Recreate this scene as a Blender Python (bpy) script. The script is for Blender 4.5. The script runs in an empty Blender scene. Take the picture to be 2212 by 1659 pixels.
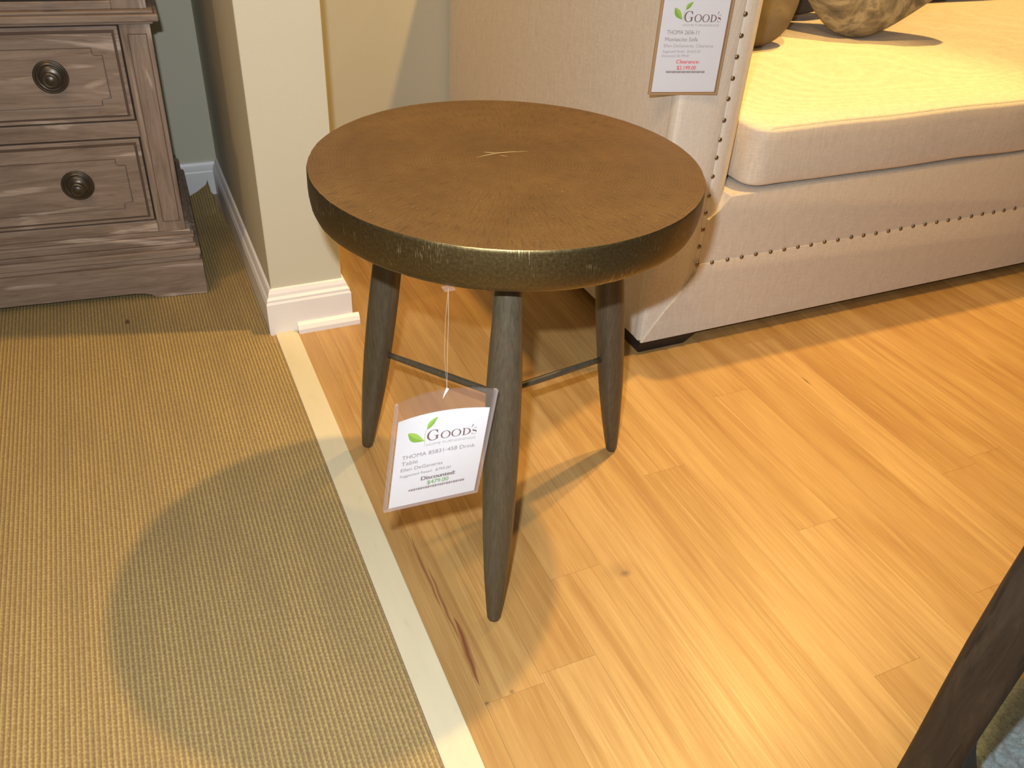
import bpy, bmesh, math, random
from mathutils import Vector, Matrix, noise
random.seed(7)
S = bpy.context.scene
COL = S.collection
PI = math.pi

# ------------------------------------------------------------------ helpers
def link(name, mesh, mat=None, parent=None, smooth=False):
    o = bpy.data.objects.new(name, mesh); COL.objects.link(o)
    if mat is not None:
        for m in (mat if isinstance(mat, (list, tuple)) else [mat]): mesh.materials.append(m)
    if parent is not None: o.parent = parent
    if smooth:
        for p in mesh.polygons: p.use_smooth = True
    return o
def obj(name, bm, mat=None, parent=None, smooth=False, normals=True):
    if normals: bmesh.ops.recalc_face_normals(bm, faces=bm.faces[:])
    me = bpy.data.meshes.new(name); bm.to_mesh(me); bm.free()
    return link(name, me, mat, parent, smooth)
def empty(name, loc=(0, 0, 0), rz=0):
    o = bpy.data.objects.new(name, None); COL.objects.link(o)
    o.location = loc; o.rotation_euler = (0, 0, rz); o.empty_display_size = .05
    return o
def tag(o, label, cat, group=None):
    o['label'] = label; o['category'] = cat
    if group: o['group'] = group
    return o
def struct(o): o['kind'] = 'structure'; return o
def box(bm, x0, x1, y0, y1, z0, z1, bev=0, seg=2):
    r = bmesh.ops.create_cube(bm, size=1)
    vs = r['verts']
    for v in vs:
        v.co = Vector((x0 + (v.co.x + .5) * (x1 - x0), y0 + (v.co.y + .5) * (y1 - y0), z0 + (v.co.z + .5) * (z1 - z0)))
    if bev:
        es = list({e for v in vs for e in v.link_edges})
        bmesh.ops.bevel(bm, geom=es, offset=bev, segments=seg, profile=.5, affect='EDGES')
def prism(bm, pts, fa, fb):
    """pts 2D; fa, fb map a 2D point to the two end positions"""
    a = [bm.verts.new(fa(p)) for p in pts]; b = [bm.verts.new(fb(p)) for p in pts]
    n = len(pts)
    bm.faces.new(a); bm.faces.new(b[::-1])
    for i in range(n): bm.faces.new((a[i], b[i], b[(i + 1) % n], a[(i + 1) % n]))
def lathe(bm, prof, c=(0, 0, 0), ax=(0, 0, 1), seg=48, wob=None):
    """prof: (r, h) along the axis"""
    ax = Vector(ax).normalized(); q = ax.to_track_quat('Z', 'Y'); c = Vector(c)
    rings = []
    for r, h in prof:
        if r < 1e-6: rings.append([bm.verts.new(c + q @ Vector((0, 0, h)))]); continue
        rings.append([bm.verts.new(c + q @ Vector(((r + (wob(2*PI*k/seg, h) if wob else 0)) * math.cos(2*PI*k/seg), (r + (wob(2*PI*k/seg, h) if wob else 0)) * math.sin(2*PI*k/seg), h))) for k in range(seg)])
    for A, B in zip(rings, rings[1:]):
        for k in range(seg):
            j = (k + 1) % seg
            if len(A) == 1 and len(B) == 1: continue
            if len(A) == 1: bm.faces.new((A[0], B[k], B[j]))
            elif len(B) == 1: bm.faces.new((A[k], A[j], B[0]))
            else: bm.faces.new((A[k], A[j], B[j], B[k]))
    if len(rings[0]) > 1: bm.faces.new(rings[0][::-1])
    if len(rings[-1]) > 1: bm.faces.new(rings[-1])
def tube(bm, pts, r, seg=10):
    pts = [Vector(p) for p in pts]; rs = r if isinstance(r, (list, tuple)) else [r] * len(pts)
    rings = []
    for i, p in enumerate(pts):
        t = (pts[min(i + 1, len(pts) - 1)] - pts[max(i - 1, 0)]).normalized()
        q = t.to_track_quat('Z', 'Y')
        rings.append([bm.verts.new(p + q @ Vector((rs[i] * math.cos(2*PI*k/seg), rs[i] * math.sin(2*PI*k/seg), 0))) for k in range(seg)])
    for A, B in zip(rings, rings[1:]):
        for k in range(seg): bm.faces.new((A[k], A[(k+1) % seg], B[(k+1) % seg], B[k]))
    bm.faces.new(rings[0][::-1]); bm.faces.new(rings[-1])

# ------------------------------------------------------------------ materials
class N:
    def __init__(s, name):
        s.m = bpy.data.materials.new(name); s.m.use_nodes = True; s.t = s.m.node_tree
        s.b = s.t.nodes['Principled BSDF']; s.out = s.t.nodes['Material Output']
        s.tc = s.t.nodes.new('ShaderNodeTexCoord')
    def n(s, ty, ins={}, **kw):
        nd = s.t.nodes.new(ty)
        for k, v in kw.items(): setattr(nd, k, v)
        for k, v in ins.items(): s.set(nd.inputs[k], v)
        return nd
    def set(s, sock, v):
        if isinstance(v, bpy.types.NodeSocket): s.t.links.new(v, sock)
        elif isinstance(v, bpy.types.Node): s.t.links.new(v.outputs[0], sock)
        else:
            if hasattr(sock.default_value, '__len__') and hasattr(v, '__len__') and len(v) == 3 and len(sock.default_value) == 4: v = (*v, 1)
            sock.default_value = v
    def P(s, **kw):
        for k, v in kw.items(): s.set(s.b.inputs[k.replace('_', ' ')], v)
        return s.m
    def map(s, scale=(1, 1, 1), rot=(0, 0, 0), loc=(0, 0, 0), src=None):
        return s.n('ShaderNodeMapping', {'Vector': src if src is not None else s.tc.outputs['Object'], 'Scale': scale, 'Rotation': rot, 'Location': loc}).outputs[0]
    def noise(s, vec, scale=5, detail=4, rough=.5, dist=0):
        return s.n('ShaderNodeTexNoise', {'Vector': vec, 'Scale': scale, 'Detail': detail, 'Roughness': rough, 'Distortion': dist}).outputs['Fac']
    def ramp(s, fac, stops):
        r = s.n('ShaderNodeValToRGB', {'Fac': fac}); e = r.color_ramp.elements
        while len(e) < len(stops): e.new(.5)
        for el, (p, c) in zip(e, stops):
            el.position = p; el.color = (*c, 1) if hasattr(c, '__len__') else (c, c, c, 1)
        return r.outputs[0]
    def math(s, op, a, b=0, c=0, clamp=False):
        nd = s.n('ShaderNodeMath', operation=op, use_clamp=clamp)
        s.set(nd.inputs[0], a); s.set(nd.inputs[1], b); s.set(nd.inputs[2], c); return nd.outputs[0]
    def mix(s, f, a, b, mode='MIX'):
        nd = s.n('ShaderNodeMix', data_type='RGBA', blend_type=mode)
        s.set(nd.inputs[0], f); s.set(nd.inputs[6], a); s.set(nd.inputs[7], b); return nd.outputs[2]
    def bump(s, h, st=.3, d=.001, nrm=None):
        i = {'Height': h, 'Strength': st, 'Distance': d}
        if nrm is not None: i['Normal'] = nrm
        return s.n('ShaderNodeBump', i).outputs[0]
    def xyz(s, vec=None):
        nd = s.n('ShaderNodeSeparateXYZ', {0: vec if vec is not None else s.tc.outputs['Object']}); return nd.outputs

def m_wall(name, c1, c2):
    a = N(name); f = a.noise(a.map(), 3, 3)
    col = a.mix(f, c1, c2); g = a.noise(a.map(), 420, 3)
    return a.P(Base_Color=col, Roughness=.75, Normal=a.bump(g, .25, .0006))
M_WALL = m_wall('wall_paint', (.535, .515, .40), (.57, .55, .43))

a = N('white_trim_paint'); f = a.noise(a.map(), 14, 4)
M_TRIM = a.P(Base_Color=a.mix(f, (.74, .73, .74), (.82, .81, .80)), Roughness=.35)

# oak boards
a = N('oak_floor')
at = a.n('ShaderNodeAttribute', attribute_name='board')
rnd = a.n('ShaderNodeSeparateColor', {0: at.outputs['Color']})
R1, R2 = rnd.outputs[0], rnd.outputs[1]
off = a.n('ShaderNodeCombineXYZ', {0: a.math('MULTIPLY', R2, 9), 1: a.math('MULTIPLY', R1, 31), 2: a.math('MULTIPLY', R1, 5)})
vec = a.n('ShaderNodeVectorMath', {0: a.tc.outputs['Object'], 1: off.outputs[0]}, operation='ADD').outputs[0]
g1 = a.noise(a.map((42, 1.5, 1), src=vec), 1.6, 6, .62, .9)      # broad figure
g2 = a.noise(a.map((160, 3.5, 1), src=vec), 2.2, 5, .7, .3)      # fine grain
g3 = a.noise(a.map((7, 1.2, 1), src=vec), 1.3, 3, .5, 1.5)
base = a.ramp(R1, [(0, (.36, .212, .070)), (.35, (.405, .252, .088)), (.7, (.435, .278, .108)), (1, (.375, .225, .074))])
base = a.mix(a.ramp(g1, [(.40, 0.0), (.64, .85)]), base, (.29, .155, .050))
base = a.mix(a.ramp(g2, [(.50, 0.0), (.74, .6)]), base, (.32, .15, .05))
base = a.mix(a.ramp(g2, [(.22, .5), (.46, 0.0)]), base, (.60, .44, .21))
base = a.mix(a.ramp(g3, [(.4, 0.0), (.75, .45)]), base, (.56, .38, .16))
X, Y, Z = a.xyz()
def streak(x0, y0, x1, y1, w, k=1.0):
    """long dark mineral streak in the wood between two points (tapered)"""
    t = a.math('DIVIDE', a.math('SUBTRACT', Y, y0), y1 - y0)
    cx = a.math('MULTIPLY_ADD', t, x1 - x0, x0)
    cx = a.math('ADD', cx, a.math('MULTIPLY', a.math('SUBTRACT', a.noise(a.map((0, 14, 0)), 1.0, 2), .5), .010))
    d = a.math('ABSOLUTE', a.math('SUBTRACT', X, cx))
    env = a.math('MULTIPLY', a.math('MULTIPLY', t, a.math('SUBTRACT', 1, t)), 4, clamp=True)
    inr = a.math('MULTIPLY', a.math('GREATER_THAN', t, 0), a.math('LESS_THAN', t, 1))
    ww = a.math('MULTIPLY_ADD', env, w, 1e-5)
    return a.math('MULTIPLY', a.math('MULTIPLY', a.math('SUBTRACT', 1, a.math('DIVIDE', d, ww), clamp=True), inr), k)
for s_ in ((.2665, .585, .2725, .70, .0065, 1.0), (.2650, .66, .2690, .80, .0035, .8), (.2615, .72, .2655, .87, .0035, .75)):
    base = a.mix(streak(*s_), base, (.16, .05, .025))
def blob(x0, y0, rx, ry, k):
    dx = a.math('DIVIDE', a.math('SUBTRACT', X, x0), rx); dy = a.math('DIVIDE', a.math('SUBTRACT', Y, y0), ry)
    d = a.math('SQRT', a.math('ADD', a.math('MULTIPLY', dx, dx), a.math('MULTIPLY', dy, dy)))
    return a.math('MULTIPLY', a.math('SUBTRACT', 1, d, clamp=True), k)
for b_ in ((.535, .681, .011, .008, .8), (.529, .690, .03, .02, .28), (1.128, .985, .004, .018, .9), (.3, .5625, .004, .004, .8), (.264, .559, .004, .004, .9)):
    base = a.mix(blob(*b_), base, (.14, .075, .045))
M_OAK = a.P(Base_Color=base, Roughness=a.math('MULTIPLY_ADD', g2, .15, .30), Specular_IOR_Level=.42, Coat_Weight=.12, Coat_Roughness=.25, Normal=a.bump(g2, .10, .0006))

a = N('board_gap'); M_GAP = a.P(Base_Color=(.26, .13, .045), Roughness=.8)

# threshold strip
a = N('painted_threshold'); f = a.noise(a.map((40, 6, 1)), 1.5, 5, .6); f2 = a.noise(a.map((90, 25, 1)), 1.0, 3, .5, 1)
c = a.mix(f, (.58, .53, .36), (.65, .60, .43)); c = a.mix(a.ramp(f2, [(.62, 0.0), (.75, .22)]), c, (.42, .36, .26))
M_STRIP = a.P(Base_Color=c, Roughness=.5)

# ribbed rug
RIB = .0063
a = N('ribbed_sisal'); X, Y, Z = a.xyz()
u = a.math('DIVIDE', X, RIB); col_i = a.math('FLOOR', u)
v = a.math('ADD', a.math('DIVIDE', Y, .0056), a.math('MULTIPLY', col_i, .37))
st = a.math('ABSOLUTE', a.math('SINE', a.math('MULTIPLY', v, PI)))
fu = a.math('ABSOLUTE', a.math('SINE', a.math('MULTIPLY', u, PI)))
nn = a.noise(a.map(), 260, 4, .7); nb = a.noise(a.map((1, .25, 1)), 18, 4, .6); nl = a.noise(a.map(), 3, 3)
k = a.math('MULTIPLY_ADD', a.math('SUBTRACT', nn, .5), 1.3, .5)
c = a.ramp(k, [(.1, (.205, .125, .060)), (.5, (.315, .205, .095)), (.9, (.43, .305, .150))])
bar = a.math('MULTIPLY', a.math('POWER', st, 7), a.ramp(nn, [(.42, 0.0), (.58, 1.0)]))
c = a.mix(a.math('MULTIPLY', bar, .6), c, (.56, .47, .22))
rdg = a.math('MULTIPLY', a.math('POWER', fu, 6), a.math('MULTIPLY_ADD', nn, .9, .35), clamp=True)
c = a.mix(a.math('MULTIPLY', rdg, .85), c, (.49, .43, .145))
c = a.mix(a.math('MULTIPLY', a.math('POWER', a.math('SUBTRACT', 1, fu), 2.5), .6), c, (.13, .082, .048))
c = a.mix(a.ramp(nb, [(.35, .30), (.60, 0.0)]), c, (.20, .15, .085))
c = a.mix(a.math('MULTIPLY', nl, .12), c, (.38, .28, .12))
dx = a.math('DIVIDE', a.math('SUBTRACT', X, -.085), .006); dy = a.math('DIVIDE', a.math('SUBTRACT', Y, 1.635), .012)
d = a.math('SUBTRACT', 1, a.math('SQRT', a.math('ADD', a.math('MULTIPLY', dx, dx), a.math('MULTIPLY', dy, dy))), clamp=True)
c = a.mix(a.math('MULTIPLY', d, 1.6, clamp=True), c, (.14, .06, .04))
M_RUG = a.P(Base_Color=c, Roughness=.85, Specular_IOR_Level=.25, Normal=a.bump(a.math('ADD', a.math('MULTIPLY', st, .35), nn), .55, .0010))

a = N('silver_shag'); f = a.noise(a.map(), 170, 5, .8); 
M_SHAG = a.P(Base_Color=a.ramp(f, [(.3, (.07, .11, .12)), (.7, (.36, .48, .52))]), Roughness=.55, Sheen_Weight=.4, Normal=a.bump(f, 1, .004))

# limed grey brown oak of the chest (grain along local X)
def limed(name, sc, k=1.0):
    a = N(name)
    w = a.noise(a.map(sc), 3.2, 6, .62, 1.6); w2 = a.noise(a.map(tuple(s * 3.1 for s in sc)), 3.5, 5, .7, .5); w3 = a.noise(a.map(tuple(s * .6 for s in sc), loc=(3, 1, 2)), 2.2, 4, .55, 2.5)
    c = a.ramp(w, [(.25, (.150, .110, .082)), (.5, (.228, .174, .136)), (.75, (.305, .243, .196))])
    c = a.mix(a.ramp(w2, [(.52, 0.0), (.72, .55)]), c, (.115, .070, .048))
    c = a.mix(a.ramp(w3, [(.58, 0.0), (.65, .6), (.70, .08)]), c, (.56, .47, .40))
    c = a.mix(a.ramp(w2, [(.22, .40), (.42, 0.0)]), c, (.46, .37, .30))
    return a.P(Base_Color=c, Roughness=.55, Specular_IOR_Level=.35, Normal=a.bump(w2, .18, .0008))
M_CH = limed('limed_oak_horizontal', (1.1, 9, 11)); M_CV = limed('limed_oak_vertical', (12, 9, 1.3))
a = N('drawer_gap'); M_DK = a.P(Base_Color=(.035, .026, .02), Roughness=.9)
a = N('dark_glaze'); M_GLZ = a.P(Base_Color=(.085, .052, .036), Roughness=.7)
a = N('aged_bronze'); f = a.noise(a.map(), 60, 3)
M_BRZ = a.P(Base_Color=a.mix(f, (.050, .044, .036), (.12, .10, .078)), Metallic=.8, Roughness=.36)

# table top: sawn ring wood under a bronze-brown glaze
a = N('bronzed_ring_wood'); X, Y, Z = a.xyz()
r = a.math('SQRT', a.math('ADD', a.math('MULTIPLY', X, X), a.math('MULTIPLY', Y, Y)))
rn = a.math('ADD', r, a.math('MULTIPLY', a.math('SUBTRACT', a.noise(a.map(), 7, 2), .5), .03))
rings = a.math('SINE', a.math('MULTIPLY', rn, 1500)); rw = a.math('SINE', a.math('MULTIPLY', rn, 210))
ang = a.math('ARCTAN2', Y, X)
rad = a.n('ShaderNodeCombineXYZ', {0: a.math('MULTIPLY', ang, 26), 1: a.math('MULTIPLY', r, 14), 2: 0}).outputs[0]
radn = a.noise(rad, 3.0, 4, .6)
saw = a.noise(a.map((14, 300, 1), rot=(0, 0, .25)), 1.0, 3, .6)
bl = a.noise(a.map(), 9, 4, .6); fine = a.noise(a.map(), 330, 3, .8)
c = a.ramp(bl, [(.3, (.110, .056, .016)), (.5, (.138, .072, .021)), (.7, (.168, .091, .027))])
c = a.mix(a.math('MULTIPLY', a.math('MULTIPLY_ADD', rings, .5, .5), .36), c, (.075, .032, .010))
c = a.mix(a.math('MULTIPLY', a.math('MULTIPLY_ADD', rw, .5, .5), .04), c, (.28, .17, .05))
c = a.mix(a.ramp(radn, [(.52, 0.0), (.68, .7)]), c, (.058, .031, .012))
sp = a.noise(a.map(), 900, 3, .8); c = a.mix(a.ramp(sp, [(.52, 0.0), (.70, .7)]), c, (.05, .026, .010)); c = a.mix(a.ramp(sp, [(.30, .55), (.46, 0.0)]), c, (.24, .150, .055))
gl = a.math('MULTIPLY', a.ramp(fine, [(.62, 0.0), (.68, 1.0)]), a.ramp(a.math('MULTIPLY_ADD', rings, .5, .5), [(.4, 0.0), (.8, 1.0)]))
c = a.mix(a.math('MULTIPLY', gl, .40), c, (.48, .34, .14))
h = a.math('ADD', a.math('MULTIPLY', rings, .35), a.math('ADD', fine, a.math('MULTIPLY', saw, .6)))
# the light scratch of filler across the heart of the slab
M_TOP = a.P(Base_Color=c, Roughness=a.math('MULTIPLY_ADD', fine, .25, .36), Metallic=.15, Specular_IOR_Level=.45, Normal=a.bump(h, .12, .0005))

a = N('bronzed_bark_edge'); X, Y, Z = a.xyz(); ang = a.math('ARCTAN2', Y, X)
cyl = a.n('ShaderNodeCombineXYZ', {0: a.math('MULTIPLY_ADD', Z, 22, a.math('MULTIPLY', ang, 150)), 1: a.math('MULTIPLY', Z, 38), 2: 0}).outputs[0]
cyl2 = a.n('ShaderNodeCombineXYZ', {0: a.math('MULTIPLY', ang, 6), 1: a.math('MULTIPLY', Z, 40), 2: 0}).outputs[0]
cyl3 = a.n('ShaderNodeCombineXYZ', {0: a.math('MULTIPLY', ang, 90), 1: a.math('MULTIPLY', Z, 330), 2: 0}).outputs[0]
s1 = a.noise(cyl, 1.2, 3, .6, .3); s2 = a.noise(cyl2, .9, 4, .6); s3 = a.noise(cyl3, .8, 4, .7)
scr = a.math('MULTIPLY', a.ramp(s1, [(.58, 0.0), (.63, 1.0)]), a.ramp(s2, [(.54, 0.0), (.66, 1.0)]))
c = a.ramp(s3, [(.3, (.115, .084, .036)), (.6, (.160, .122, .056)), (.8, (.215, .172, .085))])
c = a.mix(a.math('MULTIPLY', scr, .75), c, (.70, .62, .36))
h = a.math('ADD', s3, a.math('MULTIPLY', scr, .8))
M_EDGE = a.P(Base_Color=c, Metallic=.95, Roughness=a.math('MULTIPLY_ADD', s3, .25, .30), Normal=a.bump(h, .22, .0010))

a = N('bronzed_leg_wood'); f = a.noise(a.map((14, 14, 1.2)), 22, 5, .75, .2); f2 = a.noise(a.map((60, 60, 3)), 3, 4, .7)
c = a.ramp(f, [(.28, (.056, .045, .028)), (.52, (.080, .065, .041)), (.76, (.108, .088, .057))])
c = a.mix(a.ramp(f2, [(.55, 0.0), (.75, .5)]), c, (.028, .021, .014))
M_LEG = a.P(Base_Color=c, Metallic=.12, Roughness=.40, Specular_IOR_Level=.5, Normal=a.bump(f2, .3, .0006))
a = N('rim_shadow_dark'); M_RIMSH = a.P(Base_Color=(.03, .018, .01), Roughness=.5)
a = N('pale_filler'); M_FIL = a.P(Base_Color=(.80, .70, .42), Roughness=.4, Metallic=.3)

a = N('dark_walnut'); f = a.noise(a.map((9, 9, 1)), 9, 5, .7, 1.2); f2 = a.noise(a.map((16, 16, 1.1)), 4, 4, .6, 2)
c = a.ramp(f, [(.3, (.014, .009, .006)), (.55, (.030, .020, .012)), (.8, (.052, .036, .022))])
c = a.mix(a.ramp(f2, [(.60, 0.0), (.67, .9)]), c, (.010, .006, .004))
M_WAL = a.P(Base_Color=c, Roughness=.55, Normal=a.bump(f, .3, .001))
a = N('black_foot'); M_FOOT = a.P(Base_Color=(.018, .013, .011), Roughness=.5)

# sofa linen
def linen(name, c1, c2, twill=False):
    a = N(name); X, Y, Z = a.xyz()
    q = a.math('ADD', X, Y)
    if twill: w = a.math('SINE', a.math('MULTIPLY', a.math('ADD', a.math('MULTIPLY', q, .9), Z), 2*PI/.0032)); 
    else: w = a.math('MULTIPLY', a.math('SINE', a.math('MULTIPLY', q, 2*PI/.0022)), a.math('SINE', a.math('MULTIPLY', Z, 2*PI/.0022)))
    s = a.noise(a.map((260, 260, 30)), 1, 3, .6); s2 = a.noise(a.map((60, 60, 500)), 1, 3, .6); b = a.noise(a.map(), 6, 3)
    f = a.math('ADD', a.math('MULTIPLY', s, .5), a.math('MULTIPLY', s2, .5))
    c = a.mix(a.ramp(f, [(.35, 0.0), (.65, 1.0)]), c1, c2)
    c = a.mix(a.math('MULTIPLY_ADD', w, .10 if twill else .05, .10), c, tuple(x * .55 for x in c1))
    return a.P(Base_Color=c, Roughness=.9, Specular_IOR_Level=.2, Sheen_Weight=.15, Normal=a.bump(a.math('ADD', w, f), .35, .0006))
M_LIN = linen('linen_weave', (.62, .54, .445), (.76, .68, .57)); M_TWL = linen('linen_twill', (.68, .62, .53), (.79, .73, .64), True)
a = N('antique_nail'); M_NAIL = a.P(Base_Color=(.24, .18, .12), Metallic=.9, Roughness=.28)

a = N('batik_cushion'); f = a.noise(a.map((3, 3, 3)), 2.6, 4, .6, 2.2); f2 = a.noise(a.map(), 120, 3, .7)
c = a.ramp(f, [(.32, (.07, .06, .045)), (.44, (.18, .15, .10)), (.55, (.36, .31, .20)), (.62, (.14, .125, .09)), (.75, (.50, .44, .28))])
c = a.mix(a.math('MULTIPLY', f2, .3), c, (.2, .17, .11)); M_BAT = a.P(Base_Color=c, Roughness=.85, Normal=a.bump(f2, .5, .001))
a = N('charcoal_cushion'); f2 = a.noise(a.map(), 160, 3, .7); M_CHC = a.P(Base_Color=a.mix(f2, (.05, .048, .045), (.10, .095, .09)), Roughness=.9, Normal=a.bump(f2, .5, .001))
a = N('ochre_cushion'); f2 = a.noise(a.map(), 150, 3, .7); f = a.noise(a.map(), 9, 3, .6, 1); M_OCH = a.P(Base_Color=a.mix(f, (.06, .048, .034), (.21, .16, .09)), Roughness=.9, Normal=a.bump(f2, .5, .001))

a = N('tag_paper'); f = a.noise(a.map(), 200, 2); M_PAP = a.P(Base_Color=a.mix(f, (.70, .79, .90), (.76, .84, .93)), Roughness=.6)
def ink(name, c): a = N(name); return a.P(Base_Color=c, Roughness=.7)
I_BR = ink('ink_brown', (.16, .09, .085)); I_GY = ink('ink_grey', (.30, .28, .29)); I_LG = ink('ink_pale', (.42, .40, .42)); I_DK = ink('ink_dark', (.17, .13, .13))
I_GN = ink('ink_green', (.20, .44, .17)); I_RD = ink('ink_red', (.80, .10, .12)); I_L1 = ink('leaf_green', (.20, .47, .03)); I_L2 = ink('leaf_light_green', (.33, .60, .08))
def plastic(name, tint, k, tcol=(.97, .95, .94)):
    a = N(name); t = a.t; t.nodes.remove(a.b)
    tr = a.n('ShaderNodeBsdfTransparent', {'Color': tcol}); gl = a.n('ShaderNodeBsdfGlossy', {'Color': (1, 1, 1), 'Roughness': .12}); df = a.n('ShaderNodeBsdfDiffuse', {'Color': tint})
    fr = a.n('ShaderNodeMath', {0: a.n('ShaderNodeLayerWeight', {'Blend': .15}).outputs['Facing'], 1: .09}, operation='MULTIPLY')
    m1 = a.n('ShaderNodeMixShader', {0: k}); t.links.new(tr.outputs[0], m1.inputs[1]); t.links.new(df.outputs[0], m1.inputs[2])
    m2 = a.n('ShaderNodeMixShader', {0: fr.outputs[0]}); t.links.new(m1.outputs[0], m2.inputs[1]); t.links.new(gl.outputs[0], m2.inputs[2])
    t.links.new(m2.outputs[0], a.out.inputs[0]); return a.m
M_PLA = plastic('clear_sleeve', (.85, .85, .88), .022); M_PLB = plastic('sleeve_weld', (.70, .66, .66), .20); M_PLT = plastic('tan_shade_sleeve_weld', (.50, .33, .17), .70)  # tan weld: shadow and refraction at the sleeve border put into its colour
M_THR = plastic('clear_thread', (.8, .75, .65), .22); M_TAPE = plastic('clear_tape', (.8, .7, .6), .10)
a = N('white_plastic'); M_WP = a.P(Base_Color=(.85, .84, .82), Roughness=.3)

# ------------------------------------------------------------------ room
WB = 2.262          # face of the back wall
bm = bmesh.new(); lay = bm.loops.layers.color.new('board')
def board(x0, x1, y0, y1):
    g = .00014; c = (random.random(), random.random(), 0, 1)
    t = [bm.verts.new((x, y, 0)) for x, y in ((x0 + g, y0 + g), (x1 - g, y0 + g), (x1 - g, y1 - g), (x0 + g, y1 - g))]
    b = [bm.verts.new((v.co.x, v.co.y, -.004)) for v in t]
    fs = [bm.faces.new(t)] + [bm.faces.new((t[i], b[i], b[(i+1) % 4], t[(i+1) % 4])) for i in range(4)]
    for f in fs:
        for l in f.loops: l[lay] = c
xs = [.150, .2621]
while xs[-1] < 4.2: xs.append(xs[-1] + .0822)
for i in range(len(xs) - 1):
    if i == 1: cuts = [-1.6, -.6, .5590, 1.32, WB]
    elif i == 2: cuts = [-1.6, -.35, .572, 1.02, 1.7, WB]
    else:
        cuts = [-1.6]; 
        while cuts[-1] < WB - .25: cuts.append(cuts[-1] + random.uniform(.7, 1.6))
        cuts[-1] = WB
    for y0, y1 in zip(cuts, cuts[1:]): board(xs[i], xs[i+1], y0, y1)
nb_ = len(bm.faces)
box(bm, -2.6, 4.3, -1.6, WB, -.06, -.003)
for f in bm.faces[nb_:] if False else list(bm.faces)[nb_:]:
    f.material_index = 1
    for l in f.loops: l[lay] = (.3, .3, 0, 1)
floor = struct(obj('floor', bm, [M_OAK, M_GAP]))

bm = bmesh.new(); box(bm, .1855, .2295, -1.6, 1.5095, -.002, .0042, .0015)
t = struct(obj('trim_1', bm, M_STRIP))
# walls
bm = bmesh.new(); box(bm, -2.6, 4.3, WB, WB + .12, -.06, 2.6); struct(obj('wall_back', bm, M_WALL))
SX0, SX1, SY = .190, .332, 1.509
bm = bmesh.new(); box(bm, SX0, SX1, SY, WB, -.002, 2.6, .002); struct(obj('wall_divider', bm, M_WALL))
# baseboards: profile (depth, height)
BP = [(0, 0), (.0145, 0), (.0145, .070), (.0125, .0745), (.0125, .079), (.0085, .084), (.0075, .090), (.0045, .0975), (0, .099)]
def baseboard(name, p0, p1, out, z=0.0, mitre0=0, mitre1=0, hgt=1.0):
    """p0->p1 along the wall face; out: unit vector away from the wall"""
    p0, p1, out = Vector((*p0, 0)), Vector((*p1, 0)), Vector((*out, 0)); d = (p1 - p0).normalized()
    bm = bmesh.new()
    prism(bm, BP, lambda q: p0 + out * q[0] - d * q[0] * mitre0 + Vector((0, 0, z + q[1] * hgt)), lambda q: p1 + out * q[0] + d * q[0] * mitre1 + Vector((0, 0, z + q[1] * hgt)))
    return struct(obj(name, bm, M_TRIM))
baseboard('baseboard_front', (SX0, SY), (SX1, SY), (0, -1), mitre0=1, mitre1=1)
baseboard('baseboard_left', (SX0, SY), (SX0, WB - .0145), (-1, 0), mitre0=1, hgt=.98)
baseboard('baseboard_right', (SX1, SY), (SX1, WB - .0145), (1, 0), mitre0=1)
baseboard('baseboard_back', (-2.6, WB), (SX0, WB), (0, -1), hgt=.88)
baseboard('baseboard_behind_sofa', (SX1, WB), (4.3, WB), (0, -1)).name = 'baseboard_rear'
bm = bmesh.new(); prism(bm, [(0, 0), (.0125, 0), (.0125, .010), (.0085, .0185), (.003, .022), (0, .022)], lambda q: Vector((.231, SY - .0145 - q[0], q[1])), lambda q: Vector((.3585, SY - .0145 - q[0], q[1])))
struct(obj('trim_2', bm, M_TRIM))

# ------------------------------------------------------------------ rugs
bm = bmesh.new()
x1r, x0r = .1845, -1.35; nx = int((x1r - x0r) / RIB) * 5; ys = [-1.2 + i * .06 for i in range(50)] + [1.8 + i * .0135 for i in range(30)]
ys = [y for y in ys if y < 2.205]; ys[-1] = 2.2
rows = []
for y in ys:
    row = []
    for i in range(nx + 1):
        x = x1r - i * RIB / 5
        xr = x - (.0105 if (x > .12 and y > 1.45) else 0) * min(1, max(0, (y - 1.45) / .04)) * max(0, (x - .12) / .064)
        z = .0030 + .0028 * abs(math.sin(PI * x / RIB))
        e = max(0, (y - 2.02) / .18); sx = max(0, min(1, (x - .02) / .165))
        z += .066 * e ** 1.8 * sx ** 1.6
        xr -= (.004 * e * math.sin(y * 160) + .022 * e) * sx ** 8
        yy = y + (.006 * noise.noise(Vector((x * 60, 3, 1))) - .02 * sx * e if y > 2.1 else 0)
        row.append(bm.verts.new((xr, yy, z)))
    rows.append(row)
for A, B in zip(rows, rows[1:]):
    for i in range(nx): bm.faces.new((A[i], B[i], B[i+1], A[i+1]))
# underside and edges
bt = [[bm.verts.new((r[i].co.x, r[i].co.y, max(.0002, r[i].co.z - .005))) for i in (0, nx)] for r in rows]
for k in range(len(rows) - 1):
    bm.faces.new((rows[k][0], bt[k][0], bt[k+1][0], rows[k+1][0]))
rug = tag(obj('ribbed_rug', bm, M_RUG, smooth=True, normals=False), 'gold and brown ribbed sisal rug with a curled back corner, under the chest', 'rug')

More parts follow.
